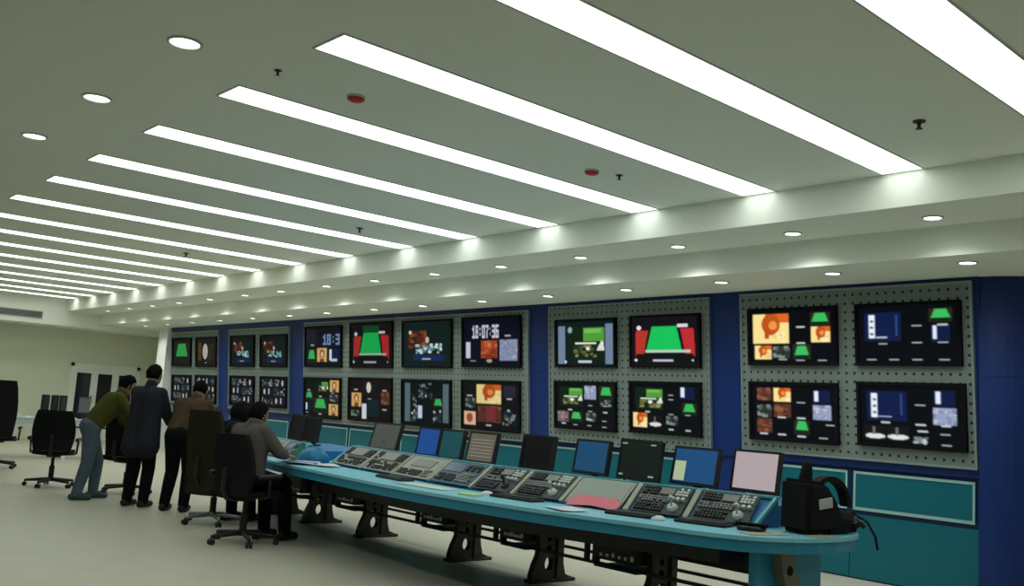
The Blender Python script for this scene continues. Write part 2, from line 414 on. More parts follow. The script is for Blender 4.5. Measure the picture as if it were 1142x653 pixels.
    def digits(s, txt, x0, y0, w, h, c=(222, 228, 240)):
        cw = w/len(txt)
        for i, ch in enumerate(txt):
            g = s.FONT[ch]
            for r in range(5):
                for q in range(3):
                    if g[r*3+q] == '1': s.rect(x0+i*cw+q*cw*.28, y0+r*h/5, x0+i*cw+(q+1)*cw*.28, y0+(r+1)*h/5, c)
        return s

P = {}
p = Pic(); p.sub('face', .04, .06, .47, .63); p.sub('green', .72, .06, .95, .31); p.sub('face', .73, .33, .95, .62, 4); p.sub('face', .05, .67, .26, .93, 2); p.sub('grey', .28, .68, .48, .92); p.sub('green', .52, .66, .72, .93)
for q in ((.61, .33), (.61, .63), (.4, .94), (.6, .95), (.85, .95)): p.cap(*q)
P['R1'] = p
p = Pic(); p.sub('navy', .07, .12, .45, .62); p.sub('green', .72, .08, .95, .30); p.sub('bar', .74, .36, .92, .64)
for q in ((.26, .66), (.6, .36), (.6, .65), (.85, .35), (.85, .65), (.14, .94), (.37, .94), (.6, .94), (.86, .94)): p.cap(*q)
P['R2'] = p
p = Pic(); p.sub('brown', .07, .07, .25, .3); p.sub('face', .28, .06, .48, .31, 3); p.sub('bar', .74, .09, .94, .32); p.sub('grey', .07, .38, .25, .62); p.sub('brown', .28, .36, .48, .6, 3); p.sub('lilac', .74, .36, .95, .62); p.sub('brown', .06, .64, .25, .9, 5); p.sub('green', .52, .64, .70, .9)
for q in ((.6, .32), (.6, .6), (.37, .6), (.15, .92), (.37, .92), (.6, .93), (.85, .94), (.93, .7)): p.cap(*q)
P['R3'] = p
p = Pic(); p.sub('navy', .07, .1, .47, .6); p.sub('bar', .73, .08, .93, .33); p.sub('lilac', .72, .36, .94, .63, 5); p.sub('plate', .04, .68, .26, .94); p.sub('plate', .27, .68, .49, .94); p.sub('mosaic', .53, .84, .67, .96, 7)
for q in ((.26, .63), (.6, .32), (.6, .64), (.84, .64), (.84, .95), (.62, .75), (.83, .78)): p.cap(*q)
P['R4'] = p
p = Pic((10, 26, 30)); p.rect(.03, .1, .15, .97, (112, 134, 158)); p.rect(.85, .08, .97, .97, (112, 134, 158)); p.sub('greenroom', .2, .1, .84, .9); p.ell(.24, .2, .04, .07, (150, 170, 175)); p.rect(.38, .9, .62, .95, (200, 210, 215)); p.ell(.16, .93, .02, .03, (220, 225, 220))
P['T1'] = p
p = Pic((24, 22, 26)); p.sub('studio', .02, .03, .98, .97); P['T2'] = p
p = Pic((10, 16, 16)); p.sub('greenroom', .06, .08, .47, .52); p.sub('lilac', .5, .05, .7, .36); p.sub('green', .75, .05, .97, .34); p.rect(.03, .64, .22, .88, (120, 96, 104)); p.noise(.03, .64, .22, .88, [(150, 130, 130), (90, 70, 80)], 12, .05, 2); p.sub('green', .25, .64, .46, .88); p.sub('grey', .53, .66, .7, .84); p.sub('grey', .76, .36, .95, .5, 4)
for q in ((.25, .6), (.6, .49), (.6, .62), (.85, .49), (.85, .63), (.13, .92), (.34, .94), (.58, .8), (.58, .94), (.83, .82), (.83, .95)): p.cap(*q, w=.045)
P['T3'] = p
p = Pic((8, 12, 16)); p.sub('greenroom', .06, .08, .48, .54, 4); p.sub('face', .03, .62, .24, .92, 6); p.sub('plate', .27, .66, .46, .92); p.sub('bar', .72, .05, .94, .3); p.sub('green', .76, .38, .96, .62); p.sub('grey', .53, .66, .7, .84)
for q in ((.25, .59), (.6, .23), (.6, .32), (.6, .62), (.84, .62), (.6, .93), (.84, .93)): p.cap(*q, w=.045)
P['T4'] = p
p = Pic((14, 16, 30)); p.digits('18:3', .5, .18, .48, .28, (120, 150, 190)); p.rect(.02, .04, .3, .4, (34, 30, 40)); p.cap(.2, .46); p.sub('green', .06, .56, .3, .92); p.sub('portrait', .34, .54, .62, .9); p.sub('bar', .66, .56, .95, .9); p.rect(.72, .82, .9, .88, (200, 215, 230)); P['M1'] = p
p = Pic((24, 26, 26)); p.sub('studio', .03, .05, .97, .97); p.rect(.3, .05, .7, .2, (10, 84, 40)); P['M2'] = p
p = Pic((20, 34, 34)); p.sub('crowd', .04, .06, .96, .95, 5); P['M3'] = p
p = Pic((8, 12, 30)); p.digits('18:07:36', .17, .14, .48, .28); p.rect(.05, .5, .13, .84, (215, 225, 240)); p.rect(.33, .47, .62, .84, (176, 74, 40)); p.noise(.33, .47, .62, .84, [(206, 96, 56), (140, 50, 30), (226, 130, 90)], 16, .07, 2); p.sub('lilac', .66, .46, .96, .9, 2); p.cap(.8, .38); p.cap(.18, .9); p.ell(.48, .9, .05, .035, (190, 180, 140)); P['M4'] = p
p = Pic((8, 22, 14)); p.sub('greenroom', .36, .06, .68, .34); p.sub('portrait', .72, .03, .97, .33); p.sub('green', .02, .34, .24, .56); p.sub('green', .26, .5, .66, .88); p.sub('grey', .72, .4, .95, .58); p.sub('portrait', .7, .64, .95, .94); p.sub('bar', .02, .64, .2, .86)
for q in ((.46, .46), (.8, .36), (.45, .92), (.08, .9), (.12, .3)): p.cap(*q, w=.05)
P['M5'] = p
p = Pic((22, 16, 16)); p.sub('portrait', .06, .34, .3, .68); p.sub('white', .34, .04, .62, .36); p.rect(.32, .6, .43, .97, (220, 232, 245)); p.rect(.45, .5, .72, .9, (14, 40, 44)); p.sub('brown', .78, .3, .96, .6); p.sub('grey', .05, .78, .26, .92); p.cap(.17, .26); p.cap(.5, .48); p.cap(.85, .26); p.cap(.85, .72); P['M6'] = p
p = Pic((10, 18, 22)); p.rect(.05, .05, .17, .95, (92, 116, 120)); p.rect(.86, .05, .97, .92, (92, 116, 120)); p.sub('mosaic', .36, .04, .64, .4, 9); p.sub('green', .66, .38, .86, .6); p.rect(.34, .56, .43, .86, (210, 224, 245)); p.sub('mosaic', .2, .3, .32, .95, 4); p.sub('mosaic', .66, .64, .82, .94, 6); P['M7'] = p
p = Pic((18, 20, 18)); p.sub('face', .26, .05, .70, .46, 7); p.sub('brown', .28, .5, .7, .86, 8); p.rect(.44, .52, .6, .84, (130, 50, 60)); p.sub('mosaic', .72, .56, .96, .95, 3); p.rect(.74, .06, .95, .3, (44, 44, 60)); p.rect(.03, .64, .24, .94, (240, 196, 160)); p.ell(.13, .78, .06, .1, (170, 80, 66)); p.sub('grey', .05, .36, .24, .56); p.cap(.13, .3); p.cap(.84, .34); p.cap(.48, .92); P['M8'] = p
p = Pic((22, 26, 24)); p.sub('green', .1, .12, .92, .88); P['F1'] = p
p = Pic((30, 28, 22)); p.rect(.12, .15, .26, .8, (96, 80, 40)); p.ell(.46, .48, .13, .28, (220, 214, 200)); p.rect(.6, .2, .9, .8, (50, 44, 30)); p.cap(.5, .88); P['F2'] = p
p = Pic((16, 22, 26)); p.sub('crowd', .05, .05, .95, .95, 12); P['F3'] = p
p = Pic((16, 22, 26)); p.sub('crowd', .05, .05, .95, .95, 15); P['F4'] = p
for k, sd in (('F5', 21), ('F6', 25), ('F7', 31), ('F8', 36)):
    p = Pic((14, 18, 24))
    for i in range(4):
        for j in range(3):
            p.sub(('mosaic', 'grey', 'white', 'mosaic', 'bar')[(i*2+j+sd) % 5], .05+i*.235, .06+j*.31, .05+i*.235+.2, .06+j*.31+.25, sd+i*5+j)
    P[k] = p

SCR = {  # far edge Y, near edge Y, top z, bottom z
 'R1': (6.28, 5.20, 2.715, 2.10), 'R2': (5.00, 3.945, 2.715, 2.10), 'R3': (6.28, 5.21, 1.925, 1.295), 'R4': (5.00, 3.925, 1.945, 1.315),
 'T1': (9.375, 8.265, 2.69, 2.06), 'T2': (8.03, 6.94, 2.70, 2.065), 'T3': (9.395, 8.275, 1.88, 1.25), 'T4': (8.045, 6.945, 1.90, 1.27),
 'M1': (16.25, 14.92, 2.775, 2.015), 'M2': (14.63, 13.295, 2.795, 2.015), 'M3': (13.01, 11.675, 2.785, 2.03), 'M4': (11.42, 10.08, 2.79, 2.045),
 'M5': (16.265, 14.935, 1.83, 1.085), 'M6': (14.675, 13.31, 1.85, 1.105), 'M7': (13.025, 11.695, 1.845, 1.11), 'M8': (11.43, 10.1, 1.86, 1.13),
 'F1': (22.72, 21.62, 2.665, 1.99), 'F2': (21.34, 20.22, 2.66, 1.985), 'F3': (19.51, 18.38, 2.665, 2.0), 'F4': (18.10, 16.96, 2.655, 2.0),
 'F5': (22.7, 21.6, 1.80, 1.18), 'F6': (21.33, 20.2, 1.81, 1.18), 'F7': (19.5, 18.37, 1.82, 1.19), 'F8': (18.08, 16.95, 1.825, 1.205)}
SLAB = {
 'R1': 'wide wall screen with a large orange face picture and small green tiles',
 'R2': 'nearest upper wall screen, nearly black with a white bar and one green tile',
 'R3': 'wall screen of brown, orange and green thumbnails, under the large orange face picture',
 'R4': 'nearest lower wall screen with a blue window, white bar and two pale plates',
 'T1': 'wall screen showing a green room between two grey-blue side bars',
 'T2': 'bright wall screen with a green stage between red curtains, nearest of its kind',
 'T3': 'wall screen of green and lilac thumbnails below the green room with side bars',
 'T4': 'thumbnail wall screen below the bright red-curtained stage, orange face at its lower left',
 'M1': 'upper wall screen with large blue digits at top right over three small pictures',
 'M2': 'smaller, dimmer wall screen of a green stage between red curtains',
 'M3': 'wall screen of a brown and pale cyan crowd, right of the dimmer green stage',
 'M4': 'wall screen with a white clock reading over an orange and a lilac picture',
 'M5': 'wall screen of green and tan portrait thumbnails under the blue digits',
 'M6': 'dark wall screen with a tan portrait and white bar, under the dimmer green stage',
 'M7': 'wall screen with grey side bars round small mixed thumbnails, in the lower row',
 'M8': 'wall screen with an orange face picture at top centre, below the clock',
 'F1': 'farthest upper wall screen, showing a small green stage',
 'F2': 'upper wall screen with one white figure, second from the white pillar',
 'F3': 'small far wall screen of a crowd in cyan and brown, left one of two alike',
 'F4': 'small far wall screen of a crowd in cyan and brown, right one of two alike',
 'F5': 'farthest lower wall screen, partly behind a bending head',
 'F6': 'lower far wall screen of grey thumbnails, second from the white pillar',
 'F7': 'lower far wall screen of grey thumbnails, under the left crowd picture',
 'F8': 'lower far wall screen of grey thumbnails, under the right crowd picture'}
for k, (ya, yb, zt, zb) in SCR.items():
    yc, zc_ = (ya+yb)/2, (zt+zb)/2; hw, hh = (ya-yb)/2, (zt-zb)/2/S_up.z
    o = thing('wall_screen', SLAB[k], 'screen', M=wall_frame(yc, zc_) @ Matrix.Translation((0, 0, .0305)), group='screens of the monitor wall')
    b = .032; bz = MB()
    bz.box(-hw, -hh, 0, hw, hh, .02)
    bz.box(-hw, -hh, .02, -hw+b, hh, .045).box(hw-b, -hh, .02, hw, hh, .045).box(-hw+b, -hh, .02, hw-b, -hh+b, .045).box(-hw+b, hh-b, .02, hw-b, hh, .045)
    bz.build('bezel', M_black, o)
    # lit picture: a fine grid carrying one colour per point
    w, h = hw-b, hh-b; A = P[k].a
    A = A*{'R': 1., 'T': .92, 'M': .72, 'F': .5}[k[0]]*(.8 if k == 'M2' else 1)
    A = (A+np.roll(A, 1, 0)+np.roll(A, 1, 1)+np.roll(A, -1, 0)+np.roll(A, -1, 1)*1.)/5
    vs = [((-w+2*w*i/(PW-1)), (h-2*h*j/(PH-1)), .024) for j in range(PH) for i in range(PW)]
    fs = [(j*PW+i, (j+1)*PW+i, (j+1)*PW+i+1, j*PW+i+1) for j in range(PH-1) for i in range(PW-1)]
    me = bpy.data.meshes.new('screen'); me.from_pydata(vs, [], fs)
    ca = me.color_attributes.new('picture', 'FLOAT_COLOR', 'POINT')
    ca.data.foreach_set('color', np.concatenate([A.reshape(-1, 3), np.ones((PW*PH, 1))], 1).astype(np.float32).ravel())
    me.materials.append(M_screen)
    so = bpy.data.objects.new('screen', me); COL.objects.link(so); so.parent = o

# ---- cabinets below the screens
CAB = [(3.86, 5.125, 1.07), (5.125, 6.40, 1.07), (6.85, 8.17, 1.02), (8.17, 9.53, 1.02), (9.95, 11.545, .975), (11.545, 13.14, .975), (13.14, 14.735, .975), (14.735, 16.33, .975), (16.93, 18.28, .985), (18.28, 19.64, .985), (20.19, 21.5, .985), (21.5, 22.85, .985)]
for i, (y0, y1, zt) in enumerate(CAB):
    o = thing('wall_cabinet', f'teal cabinet under the wall screens with a pale-framed upper flap, {ORD[i]} from the near end', 'cabinet', (9.05, (y0+y1)/2, 0), 0, 'teal cabinets below the monitor wall')
    h = (y1-y0)/2-.004
    MB().box(.0, -h, .0, .48, h, zt).build('carcass', M_cabblue, o)
    g = h-.03
    f_ = MB().box(-.016, -g, zt-.40, 0, g, zt-.02).build('upper_flap', M_teal, o)
    MB().box(-.024, -g, zt-.045, -.016, g, zt-.02).box(-.024, -g, zt-.40, -.016, g, zt-.37).box(-.024, -g, zt-.37, -.016, -g+.022, zt-.045).box(-.024, g-.022, zt-.37, -.016, g, zt-.045).build('pale_frame', M_pale, f_)
    MB().box(-.014, -h, .015, 0, h, zt-.445).build('lower_door', M_teal, o)
# blue fillers between the cabinet groups
fl = MB()
for y0, y1 in ((6.40, 6.85), (9.53, 9.95), (16.33, 16.93), (19.64, 20.19)): fl.box(9.05, y0, 0, 9.55, y1, 1.085)
for y0, y1, zt in CAB: fl.box(9.055, y0, zt, 9.55, y1, 1.085)
struct('trim_6', fl, M_blue)

# ------------------------------------------------------------------ control desk
FY = [3.2, 3.8, 4.3, 4.9, 5.9, 6.6, 7.5, 8.5, 9.2, 10.2, 11.6]; FX = [4.99, 4.82, 4.70, 4.54, 4.45, 4.44, 4.51, 4.60, 4.69, 4.93, 5.2]
def F(y): return float(np.interp(y, FY, FX))
def Fs(y):                       # smoothed
    return sum(F(y+d) for d in (-.3, -.15, 0, .15, .3))/5
YEND = 11.1
def outline(ins):
    pts = [(Fs(y)+ins, y) for y in np.linspace(YEND-ins, 3.95, 40)]
    # rounded near end
    c = [(4.80, 3.82), (4.845, 3.68), (4.93, 3.52), (5.06, 3.40), (5.22, 3.315), (5.40, 3.265), (5.60, 3.25), (5.80, 3.265), (5.95, 3.31), (6.07, 3.39), (6.16, 3.5), (6.2, 3.65)]
    cx, cy = 5.5, 3.9
    pts += [(x+(cx-x)*ins/.65, y+(cy-y)*ins/.65) for x, y in c]
    pts += [(Fs(y)+1.5-ins if y > 5 else 6.2-ins+(Fs(5)+1.5-6.2)*(y-3.9)/1.1, y) for y in np.linspace(3.95, YEND-ins, 30)]
    return pts
desk = thing('control_desk', 'long curved turquoise control desk with monitors and sloping control panels', 'desk', (0, 0, 0))
MB().prism(outline(0), .735, .76).build('worktop', M_desk, desk)
MB().prism(outline(.012), .665, .735).build('edge_band', M_fascia, desk)
# console housing: run 1
RB = [3.755, 4.22, 4.66, 5.20, 5.70, 6.19, 6.77, 7.40, 8.03, 8.68]
ZR = .958
def housing(y0, y1, oa, ob, zr, shelf, n):
    mb = MB(); R = []
    for y in np.linspace(y0, y1, n):
        x = Fs(y)
        R.append([Vector((x+oa, y, .7605)), Vector((x+ob, y, zr-.012)), Vector((x+ob+.03, y, zr-.012)), Vector((x+ob+.03, y, shelf)), Vector((x+1.38, y, shelf)), Vector((x+1.38, y, .7605))])
    return mb.rings(R)
hs = housing(3.74, 8.70, .53, .80, ZR, .90, 24).build('console_housing', M_housing, desk)
housing(9.3, 10.95, .30, .51, .925, .86, 8).build('console_housing', M_housing, desk)
def rail(y0, y1, ob, zr, n):
    R = []
    for y in np.linspace(y0, y1, n):
        x = Fs(y)+ob
        R.append([Vector((x-.022, y, zr-.016)), Vector((x-.022, y, zr)), Vector((x+.034, y, zr)), Vector((x+.034, y, zr-.016))])
    return MB().rings(R)
rail(3.72, 8.71, .80, ZR+.005, 24).build('rail', M_rail, desk)
rail(9.28, 10.97, .51, .93, 8).build('rail', M_rail, desk)
# end cheeks of the consoles (pale sloping edge)
for y, oa, ob, zr in ((3.725, .53, .80, ZR), (8.705, .53, .80, ZR), (9.285, .30, .51, .925)):
    x = Fs(y)
    MB().prism([(x+oa-.03, .7605), (x+ob-.03, zr), (x+ob+.01, zr), (x+oa+.01, .7605)], y-.012, y+.012, lambda a, b, h: (a, h, b)).build('end_cheek', M_rail, desk)
# understructure
def pedestal(y, x):
    mb = MB()
    prof = [(-.20, 0), (.26, 0), (.26, .03), (.18, .06), (.155, .14), (.14, .24), (.13, .67), (-.02, .67), (-.04, .50), (-.15, .43), (-.13, .30), (-.14, .23), (-.18, .15), (-.21, .06)]
    bm = mb.bm
    # front and back faces with two holes cut by boundary loops
    holes = [(-.02, .155, .05, .06), (-.03, .285, .03, .026), (-.03, .36, .024, .022)]
    loops = [prof]+[[(cx+rx*math.cos(2*PI*k/14), cz+rz*math.sin(2*PI*k/14)) for k in range(14)] for cx, cz, rx, rz in holes]
    for yy in (-.03, .03):
        es = []
        for lp in loops:
            vs = [bm.verts.new((a, yy, b)) for a, b in lp]
            es += [bm.edges.new((vs[i], vs[(i+1) % len(vs)])) for i in range(len(vs))]
        bmesh.ops.triangle_fill(bm, use_beauty=True, use_dissolve=False, edges=es)
    bm.verts.ensure_lookup_table()
    n = sum(len(l) for l in loops); k = 0
    vsa = [v for v in bm.verts]
    for lp in loops:
        m = len(lp)
        for i in range(m):
            a, b = vsa[k+i], vsa[k+(i+1) % m]; c, dd = vsa[n+k+(i+1) % m], vsa[n+k+i]
            bm.faces.new((a, b, c, dd))
        k += m
    mb.box(-.23, -.05, 0, .29, .05, .03, None, .01)
    mb.box(.06, -.05, .03, .13, .05, .665)
    for v in bm.verts: v.co = Vector((v.co.x+x, v.co.y+y, v.co.z))
    return mb
PEDS = [4.83, 6.07, 7.20, 8.79, 9.95, 10.8]
for y in PEDS: pedestal(y, 5.80).build('leg', M_leg, desk)
st = MB(); st.box(5.66, 3.6, .262, 5.69, 10.85, .285)
st.build('stretcher', M_leg, desk)
MB().box(6.06, 3.6, .262, 6.09, 10.85, .285).build('stretcher', M_leg, desk)
MB().box(5.95, 3.62, .37, 5.97, 11.0, .664).build('back_panel', M_dark, desk)
R = []
for y in np.linspace(3.75, 8.35, 26):
    x = Fs(y)+.22; R.append([Vector((x, y, .555)), Vector((x, y, .6645)), Vector((x+.3, y, .6645)), Vector((x+.3, y, .555))])
MB().rings(R).build('cable_tray', M_dark, desk)
for y0, y1 in ((6.1, 6.42), (4.86, 5.3), (7.25, 7.6), (8.82, 9.2), (9.98, 10.35)):
    bx = MB().box(5.55, y0, .33, 5.94, y1, .664, None, .008).box(5.55, y0, .27, 5.95, y1, .282).build('equipment_box', M_dark, desk)
    for k in range(6): MB().box(5.535, y0+.03+k*(y1-y0-.06)/6, .36, 5.552, y0+.03+k*(y1-y0-.06)/6+.022, .382+.012*(k % 3 == 0)).build('gap_light_dot', M_gaplight, bx)  # row of pale blocks imitating floor light through gaps in the box
    for q, ww in ((y1, .06), (y1+.09, .04)): MB().box(5.56, q, .285, 5.56+ww, q+.03, .664).build('hanger', M_leg, desk)
ep = MB().box(5.12, 3.52, 0, 5.86, 3.58, .664, None, .012).build('end_panel', M_fascia, desk)
arc = MB()
R = []
for k in range(13):
    t_ = k/12; zz = .655*(1-t_)+.03*t_
    xx = 5.34+.36*t_**1.6; w = .075
    R.append([Vector((xx-w, 3.44, zz)), Vector((xx+w, 3.44, zz)), Vector((xx+w, 3.515, zz)), Vector((xx-w, 3.515, zz))])
arc.rings(R); arc_o = arc.build('curved_leg', M_legpale, desk)
for k in (2.2, 5.5):
    t_ = k/12; zz = .655*(1-t_)+.03*t_; xx = 5.34+.36*t_**1.6
    MB().cyl((xx, 3.436, zz), (xx, 3.445, zz), .03).build('leg_hole', M_black, arc_o)

# ---- control panels set in the console slope
def panel_frame(y, oa, ob, zr, lift=.014):
    dx = Fs(y+.05)-Fs(y-.05); tv = Vector((dx, .1, 0)).normalized()
    u = -tv                                        # right hand as seen by the operator
    a = Vector((Fs(y)+oa, y, .7605)); b = Vector((Fs(y)+ob-.02, y, zr-.014))
    v = (b-a).normalized(); n = u.cross(v).normalized(); v = n.cross(u).normalized()
    p = (a+b)/2+n*lift
    return Matrix(((u.x, v.x, n.x, p.x), (u.y, v.y, n.y, p.y), (u.z, v.z, n.z, p.z), (0, 0, 0, 1))), (b-a).length
M_key = [mat('key_pale', rgb(196, 200, 196), .4), mat('key_dark', rgb(30, 32, 36), .5), mat('key_mid', rgb(120, 126, 124), .45)]
M_lcd = mat('blue_display', (.01, .012, .02), .2, 0, .1, emit=rgb(60, 90, 130), estr=.35)
M_lcd2 = mat('pale_display', (.2, .2, .19), .3, 0, .1, 12.)
def control_panel(y0, y1, style, label, oa=.53, ob=.80, zr=ZR):
    rs = random.Random(int(y0*100))
    M, hgt = panel_frame((y0+y1)/2, oa, ob, zr)
    w = (y1-y0)/2-.03; h = hgt/2-.012
    o = thing('console_unit', label, 'control console', M=M, group='control consoles along the desk')
    pm = {'busy': M_dkplate, 'dark': M_bluplate, 'beige': M_beige, 'grey': M_grey, 'blank': M_beige}[style]
    MB().box(-w, -h, 0, w, h, .01, None, .003).build('face_plate', pm, o)
    if style == 'blank':
        MB().box(-w+.02, -h+.02, .01, w-.02, h-.03, .014).build('cover_sheet', mat('grey_white_sheet', rgb(150, 160, 152), .5), o)
        return o
    def keys(x0, z0, x1, z1, nx, nz, m, nm='keypad', th=.012, fill=.72, drop=.1):
        mb = MB(); sx, sz = (x1-x0)/nx, (z1-z0)/nz
        for i in range(nx):
            for j in range(nz):
                if rs.random() < drop: continue
                cx, cz = x0+(i+.5)*sx, z0+(j+.5)*sz
                mb.box(cx-sx*fill/2, cz-sz*fill/2, .01, cx+sx*fill/2, cz+sz*fill/2, .01+th)
        if not mb.bm.verts: mb.box(x0, z0, .01, x0+sx, z0+sz, .02)
        mb.build(nm, m, o)
    if style == 'busy':
        MB().box(-w*.2, h*.35, .01, w*.35, h*.8, .02).build('display', M_lcd2, o)
        keys(-w*.92, h*.3, -w*.28, h*.88, 6, 3, M_key[1]); keys(w*.42, h*.3, w*.92, h*.88, 4, 3, M_key[0])
        keys(-w*.92, -h*.25, w*.3, h*.18, 10, 3, M_key[2]); keys(-w*.92, -h*.88, w*.2, -h*.38, 9, 3, M_key[1])
        kn = MB()
        for k in range(3): kn.cyl((w*.45+k*w*.2, h*.02, .01), (w*.45+k*w*.2, h*.02, .035), .014)
        kn.build('knob', M_key[0], o, True)
        js = MB(); js.cyl((w*.55, -h*.5, .01), (w*.55, -h*.5, .03), .04, .03).cyl((w*.55, -h*.5, .03), (w*.58, -h*.45, .09), .008).ball((w*.58, -h*.45, .095), .017)
        js.build('joystick', M_key[0] if rs.random() < .6 else M_key[1], o, True)
    elif style == 'dark':
        keys(-w*.9, -h*.8, w*.1, -h*.2, 8, 3, M_key[1]); keys(w*.2, -h*.8, w*.9, h*.0, 5, 4, M_key[2])
        MB().box(-w*.9, h*.05, .01, w*.1, h*.85, .016).build('display', M_lcd, o); keys(w*.2, h*.2, w*.9, h*.8, 5, 2, M_key[1])
    elif style == 'beige':
        keys(-w*.9, -h*.85, w*.4, -h*.35, 9, 3, M_key[1]); MB().box(-w*.6, h*.0, .01, w*.6, h*.7, .016).build('display', M_lcd2, o); keys(w*.5, -h*.85, w*.92, -h*.2, 3, 3, M_key[2])
    else:
        MB().box(-w*.55, h*.1, .01, w*.45, h*.82, .02).build('display', M_lcd2, o); keys(-w*.95, h*.1, -w*.6, h*.85, 2, 4, M_key[1]); keys(w*.5, h*.1, w*.95, h*.85, 3, 4, M_key[1])
        keys(-w*.9, -h*.85, w*.9, -h*.05, 12, 4, M_key[1], drop=.3)
        fd = MB()
        for k in range(4): fd.box(-w*.3+k*.05, -h*.6, .012, -w*.3+k*.05+.02, -h*.5, .03)
        fd.build('fader', M_key[0], o)
    return o
PL = [('busy', 'black control panel at the near end of the desk, crowded with keys and a joystick'),
      ('busy', 'black control panel beside the near-end one, with keys and a pale display'),
      ('blank', 'plain pale panel with no controls, behind the pink papers'),
      ('busy', 'black control panel left of the plain pale panel'),
      ('busy', 'black control panel above a white mouse in the middle of the desk'),
      ('dark', 'blue-grey control panel near the yellow notepad'),
      ('beige', 'beige control panel left of the blue-grey one'),
      ('grey', 'grey control panel with a pale display, left of the beige one'),
      ('grey', 'grey control panel at the far end of the long console, beside white papers')]
for i, (st_, lb) in enumerate(PL): control_panel(RB[i], RB[i+1], st_, lb)
control_panel(9.32, 9.9, 'dark', 'dark control panel right of the pale one, beside the seated person in grey', .30, .51, .925)
control_panel(9.9, 10.6, 'beige', 'pale control panel farthest along the desk, before the seated person in grey', .30, .51, .925)
for y in RB[1:-1]:
    M, hg = panel_frame(y, .53, .80, ZR, .008)
    o = MB().box(-.019, -hg/2+.01, .0, .019, hg/2-.01, .018).build('divider', M_beige, desk); o.matrix_world = M

# ---- desk monitors
def scr_mat(name, col, s=.9):
    return mat('screen_'+name, (.01, .01, .012), .3, 0, .1, 4., .3, emit=col, estr=s)
def monitor(y, w, h, zb, sm, label, yaw=0., tilt=10., off=1.05, shelf=.90, extra=None):
    x = Fs(y)+off
    o = thing('desk_monitor', label, 'monitor', (x, y, shelf+.001), yaw, 'monitors standing along the desk')
    MB().prism([(.11*math.cos(2*PI*k/20)+.07, .13*math.sin(2*PI*k/20)) for k in range(20)], 0, .014).build('base', M_dark, o)
    MB().box(.085, -.03, .012, .115, .03, zb-shelf+h*.3, None, .005).box(.05, -.03, zb-shelf+h*.18, .115, .03, zb-shelf+h*.3).build('stand', M_dark, o)
    T = Matrix.Translation((.02, 0, zb-shelf)) @ Matrix.Rotation(math.radians(tilt), 4, 'Y')
    hs_ = MB(); b = .018
    hs_.box(.012, -w/2, 0, .045, w/2, h, T, .006)
    hs_.box(0, -w/2, 0, .014, -w/2+b, h, T).box(0, w/2-b, 0, .014, w/2, h, T).box(0, -w/2+b, 0, .014, w/2-b, b*1.2, T).box(0, -w/2+b, h-b, .014, w/2-b, h, T)
    hs_.build('bezel', M_dark, o)
    sc = MB().box(.006, -w/2+b, b*1.2, .0125, w/2-b, h-b, T).build('screen', sm, o)
    if extra:
        for (ya, za, yb, zb_, m, nm) in extra: MB().box(.003, -ya, za, .0065, -yb, zb_, T).build(nm, m, sc)
    return o
m_white = scr_mat('pinkish_white', rgb(186, 172, 176), .85); m_blue = scr_mat('blue', rgb(30, 86, 140), .7); m_blue2 = scr_mat('slate_blue', rgb(28, 84, 124), .7)
m_off = scr_mat('off', rgb(8, 9, 8), .4); m_off2 = scr_mat('dim_green', rgb(22, 32, 26), .6); m_bright = scr_mat('royal_blue', rgb(28, 78, 150), .8); m_teal = scr_mat('teal_grey', rgb(28, 84, 92), .7)
m_brown = scr_mat('brown_lines', rgb(104, 98, 86), .8); m_line = scr_mat('pale_lines', rgb(150, 146, 132), .8); m_yel = scr_mat('pale_yellow', rgb(176, 190, 150), .9); m_greyb = scr_mat('dim_grey', rgb(84, 88, 82), .7); m_cap = scr_mat('caption', rgb(160, 170, 160), .8)
monitor(4.06, .395, .30, .955, m_white, 'desk monitor with a blank pinkish white screen, nearest the camera', tilt=9)
monitor(4.51, .42, .285, .96, m_blue, 'desk monitor with a blue screen and a pale yellow window at its lower left', tilt=11, extra=[(-.185, .03, -.085, .175, m_yel, 'window')])
monitor(4.965, .42, .31, .955, m_off2, 'dark desk monitor with small pale marks in its corners', tilt=8, extra=[(-.19, .27, -.14, .28, m_cap, 'mark'), (.1, .27, .15, .28, m_cap, 'mark'), (-.19, .03, -.15, .042, m_cap, 'mark'), (.11, .03, .16, .042, m_cap, 'mark')])
monitor(5.425, .375, .275, .96, m_blue2, 'desk monitor with a plain slate-blue screen', tilt=9)
monitor(6.025, .40, .295, .94, m_off, 'switched-off black desk monitor in front of a blue wall strip', tilt=8)
monitor(6.78, .40, .285, .935, m_brown, 'desk monitor with a brown screen of pale text lines', tilt=11, extra=[(-.15, .06+k*.03, .15, .066+k*.03, m_line, 'line') for k in range(6)])
monitor(7.275, .355, .285, .93, m_teal, 'desk monitor with a teal-grey screen, touching the royal blue one', tilt=9)
monitor(7.69, .36, .285, .93, m_bright, 'desk monitor with a royal blue screen', tilt=9)
monitor(8.655, .44, .30, .925, m_greyb, 'desk monitor with a dim grey screen, turned slightly, beside the white papers', yaw=.12, tilt=16, off=1.08)
monitor(10.40, .35, .30, .905, m_off, 'black desk monitor behind the far console, right one of a dark pair', tilt=8, shelf=.86, off=.83)
monitor(10.94, .35, .32, .90, m_off, 'black desk monitor behind the far console, left one of a dark pair', tilt=8, shelf=.86, off=.83)

